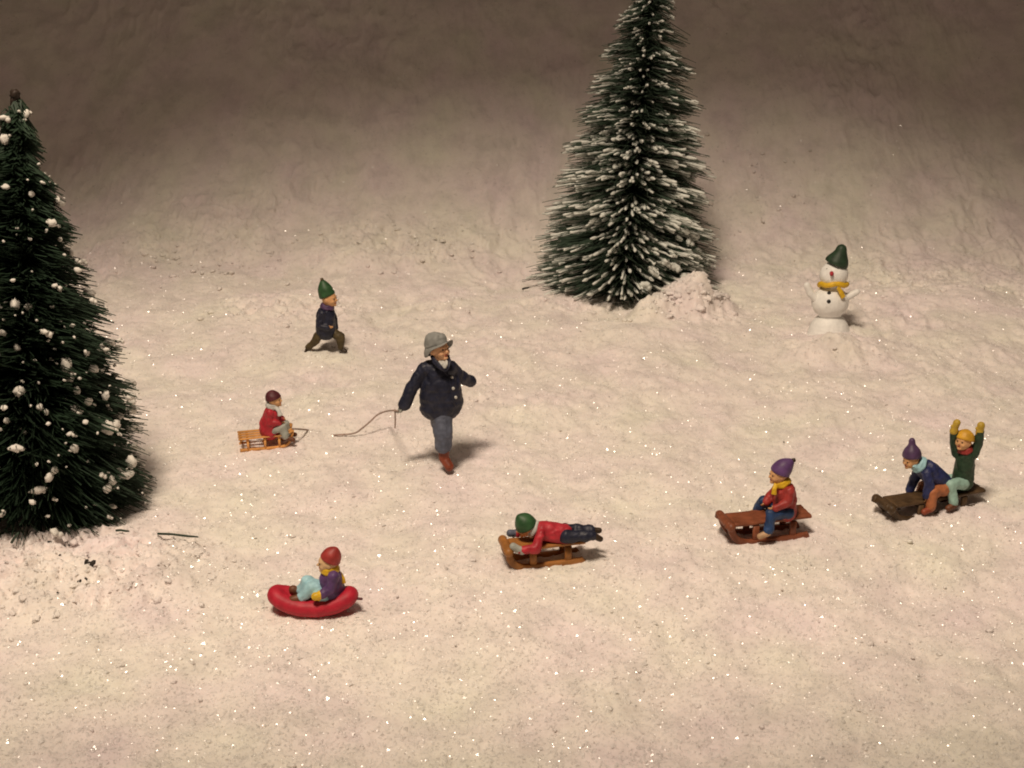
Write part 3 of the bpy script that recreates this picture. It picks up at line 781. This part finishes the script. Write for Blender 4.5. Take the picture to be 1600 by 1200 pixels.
# --- E2: rear child, arms up
p = Person((1495, 800), 'child in dark green jacket cheering with both mittened arms raised', k=.95, hr=.094, group=CH, y0=cE.y+.10)
p.J(head=(1506, 689, -.02), neck=(1508, 703, 0), chest=(1509, 714, 0), pel=(1504, 748, 0),
    sha=(1521, 711, -.03), ela=(1529, 692, -.04), wra=(1531, 675, -.05), haa=(1533, 665, -.05),
    shb=(1495, 708, .03), elb=(1491, 691, .03), wrb=(1491, 672, .0), hab=(1495, 661, .0),
    hpa=(1504, 755, -.07), kna=(1486, 757, -.17), ana=(1491, 789, -.22), toa=(1482, 794, -.25),
    hpb=(1500, 749, .07), knb=(1482, 750, .10), anb=(1482, 775, .10), tob=(1474, 780, .08))
p.build_body((-.75, -.65, .1)); p.jacket(M['dgreen'], r=(.108, .118, .122), sleeve=(.056, .050, .044)); p.trousers(M['mint'], r=(.088, .074, .064, .056)); p.boots(M['brown'], .046)
p.mitten(M['mustard'], 'a', .042); p.mitten(M['mustard'], 'b', .042); p.scarf(M['brick'], r=.022, R=.075)
p.hat(M['orange_yellow'], p.pt(1512, 671, .03), tilt=.2, low=.10, w=1.14)

# ------------------------------------------------------------------ snowman
g = on_ground(1294, 520); yb = g.y
root = empty('snowman', Vector((g.x, yb, gz_at(g.x, yb)-.05))); o0 = root.location.copy()
tag(root, 'white snowman with dark green hat and yellow scarf half buried in snow', 'snowman')
def sp(px, py, dy=0): return at_y(px, py, yb+dy)
def sadd(name, mb, m, par=None): return link(name, mb.mesh(name, o0), m, par or root)
mb = MB(); ell(mb, sp(1294, 530), (.325, .29, .43), n=28, m=18); ell(mb, sp(1297, 472), (.275, .24, .245), n=28, m=18); ell(mb, sp(1303, 429), (.208, .19, .198), n=28, m=18)
blend('body', mb, M['white'], root, o0, .012, 3, .006)
for P, R in ((((1276, 468), (1266, 458), (1261, 446)), (.064, .060, .050)), (((1316, 466), (1328, 462), (1339, 456)), (.064, .056, .046))):
    mb = MB(); q = [sp(*a, -.04) for a in P]; cap_prim(mb, q[0], q[1], R[0], R[1]); cap_prim(mb, q[1], q[2], R[1], R[2]); blend('arm', mb, M['white'], root, o0, .009, 3)
def surf(px, py):
    body = [c for c in root.children if c.name.startswith('body')][0]
    b = BVHTree.FromPolygons([v.co+o0 for v in body.data.vertices], [q.vertices[:] for q in body.data.polygons])
    return b.ray_cast(CAM, ray(px, py).normalized())[0]
for (x, y) in ((1295.5, 458), (1295, 471)):
    mb = MB(); ell(mb, surf(x, y), (.030, .022, .030), n=12, m=8); sadd('button', mb, M['black'])
mb = MB(); q = surf(1299.5, 427); cap_prim(mb, q, q+Vector((-.01, -.05, 0)), .032, .026); sadd('nose', mb, M['red'])
for x in (1292, 1309):
    mb = MB(); ell(mb, surf(x, 420), (.010, .008, .010), n=8, m=6); sadd('eye', mb, M['offgrey'])
c = sp(1302, 445); mb = MB(); N = 30
tube(mb, [c+Vector((.195*math.cos(2*math.pi*i/N), .18*math.sin(2*math.pi*i/N), .012*math.sin(i*.9)-.055*math.sin(2*math.pi*i/N))) for i in range(N+1)], .040, 8)
P = [sp(1309, 449, -.19), sp(1314, 456, -.215), sp(1318, 465, -.21)]; tube(mb, P, [.036, .036, .044], 8, side=(1, .3, 0), flat=.5)
blend('scarf', mb, M['yellow'], root, o0, .008, 2, .006)
mb = MB(); b0 = sp(1306, 413); t1 = sp(1316, 382); ax = Vector((.22, 0, 1)).normalized(); P = []; R = []
for t, q in ((0, .6), (.0, 1.0), (.08, 1.04), (.2, .98), (.35, .84), (.5, .66), (.65, .52), (.8, .46), (.92, .36), (1.0, .12)):
    P.append(b0*(1-t)**2+(b0+ax*.16+Vector((.03, 0, 0)))*2*t*(1-t)+t1*t*t+ax*.004*(len(P) == 1)); R.append(.168*q)
tube(mb, P, R, 20); sadd('hat', mb, M['dgreen'])

# ------------------------------------------------------------------ tow cord
def snowpt(px, py, up=.012):
    q = on_ground(px, py)
    for _ in range(6): q = on_ground(px, py, max(gz_at(q.x, q.y), float(fine_h(np.array([q.x]), np.array([q.y]))[0]) if up > 0 else -9)+up)
    return q
hp = MAN.j['haa']+(MAN.j['haa']-MAN.j['wra']).normalized()*.03
sl = sledA[5]; front = sledA[1]+sl(sledA[4]*1.10, -.09, .24)
pts = [front, snowpt(481, 672, .01), snowpt(489, 677, -.05), snowpt(512, 680, -.03), snowpt(526, 679.5, .02), snowpt(553, 677, .03), snowpt(566, 669, .10), snowpt(578, 659, .18), snowpt(590, 648, .26), snowpt(604, 642.5, .30), at_y(617, 641.5, hp.y), hp]
def spline(pts, m=6):
    out = []
    for i in range(len(pts)-1):
        p0 = pts[max(i-1, 0)]; p1 = pts[i]; p2 = pts[i+1]; p3 = pts[min(i+2, len(pts)-1)]
        for k in range(m):
            t = k/m; out.append(.5*((2*p1)+(-p0+p2)*t+(2*p0-5*p1+4*p2-p3)*t*t+(-p0+3*p1-3*p2+p3)*t**3))
    return out+[pts[-1]]
root = empty('tow_cord', Vector((on_ground(550, 680).x, on_ground(550, 680).y, 0))); o0 = root.location.copy()
tag(root, 'thin grey-brown cord running from the slatted sled to the man\'s hand', 'cord')
mb = MB(); tube(mb, spline(pts), .0105, 7); link('cord', mb.mesh('cord', o0), M['thread'], root)
mb = MB(); tube(mb, spline([at_y(617, 641.5, hp.y), at_y(617.5, 652, hp.y), at_y(617.5, 663, hp.y+.01), at_y(617, 669, hp.y)]), .009, 7); link('loose_end', mb.mesh('loose_end', o0), M['thread'], root)
mb = MB(); ell(mb, at_y(617, 641.5, hp.y), (.018, .016, .018), n=8, m=6); link('knot', mb.mesh('knot', o0), M['thread'], root)

# ------------------------------------------------------------------ fallen bristles and specks
def twig(a, b, r, label, cat='bristle', name='fallen_bristle', m='needle'):
    A = snowpt(*a, .035); B = at_y(*b, A.y-.02); c = (A+B)/2; mb = MB()
    tube(mb, [A-c, (A-c)*.3+Vector((0, .003, .006)), (B-c)*.5, B-c], [r, r, r, r*.6], 6)
    o = link(name, mb.mesh(name), M[m], loc=c); tag(o, label, cat, 'fallen bristles on the snow')
twig((246, 834), (310, 839), .012, 'long dark bristle lying on snow, rightmost beside the dark tree')
twig((181, 829), (202, 830), .012, 'short dark bristle lying just right of the dark tree')
twig((122, 815), (147, 825), .012, 'slanting green bristle poking from under the dark tree', m='needle2')
twig((-6, 836), (26, 830), .012, 'green bristle on snow at the left picture edge', m='needle2')
twig((18, 848), (29, 832), .014, 'tapered green bristle on snow below the dark tree', m='needle2')
twig((1050, 475), (1076, 482), .014, 'brown bristle on snow below the flocked tree', m='debris')
twig((1018, 448), (1037, 464), .012, 'brown bristle stuck in the drift before the flocked tree', m='debris')
twig((1016, 434), (1046, 440), .010, 'thin brown bristle lying high on the drift', m='debris')
twig((816, 452), (827, 449), .016, 'dark bristle tip left of the flocked tree', m='debris')
def speck(px, py, q, label, seed, n=4):
    r = random.Random(seed); c = snowpt(px, py, .008); mb = MB()
    for i in range(n): lump(mb, Vector((r.uniform(-1, 1)*q, r.uniform(-.5, .5)*q, r.uniform(-.2, .3)*q)), (q*r.uniform(.3, .6), q*.35, q*.3), r, 7, 5)
    o = link('debris_speck', mb.mesh('debris_speck'), M['debris'], loc=c); tag(o, label, 'debris', 'dark specks on the snow')
speck(143, 881, .07, 'largest dark speck on the snow below the dark tree', 1, 7)
speck(129, 908, .05, 'slanted dark speck lowest below the dark tree', 2, 4)
speck(81, 847, .035, 'dark speck just under the dark tree', 3)
speck(104, 853, .028, 'dark speck right of another under the dark tree', 4)
speck(92, 868, .022, 'small speck between larger ones under the dark tree', 5)
speck(1223, 691, .018, 'tiny dark speck above the purple-hatted child', 6, 3)
speck(91, 926, .022, 'faint speck farthest below the dark tree', 7)
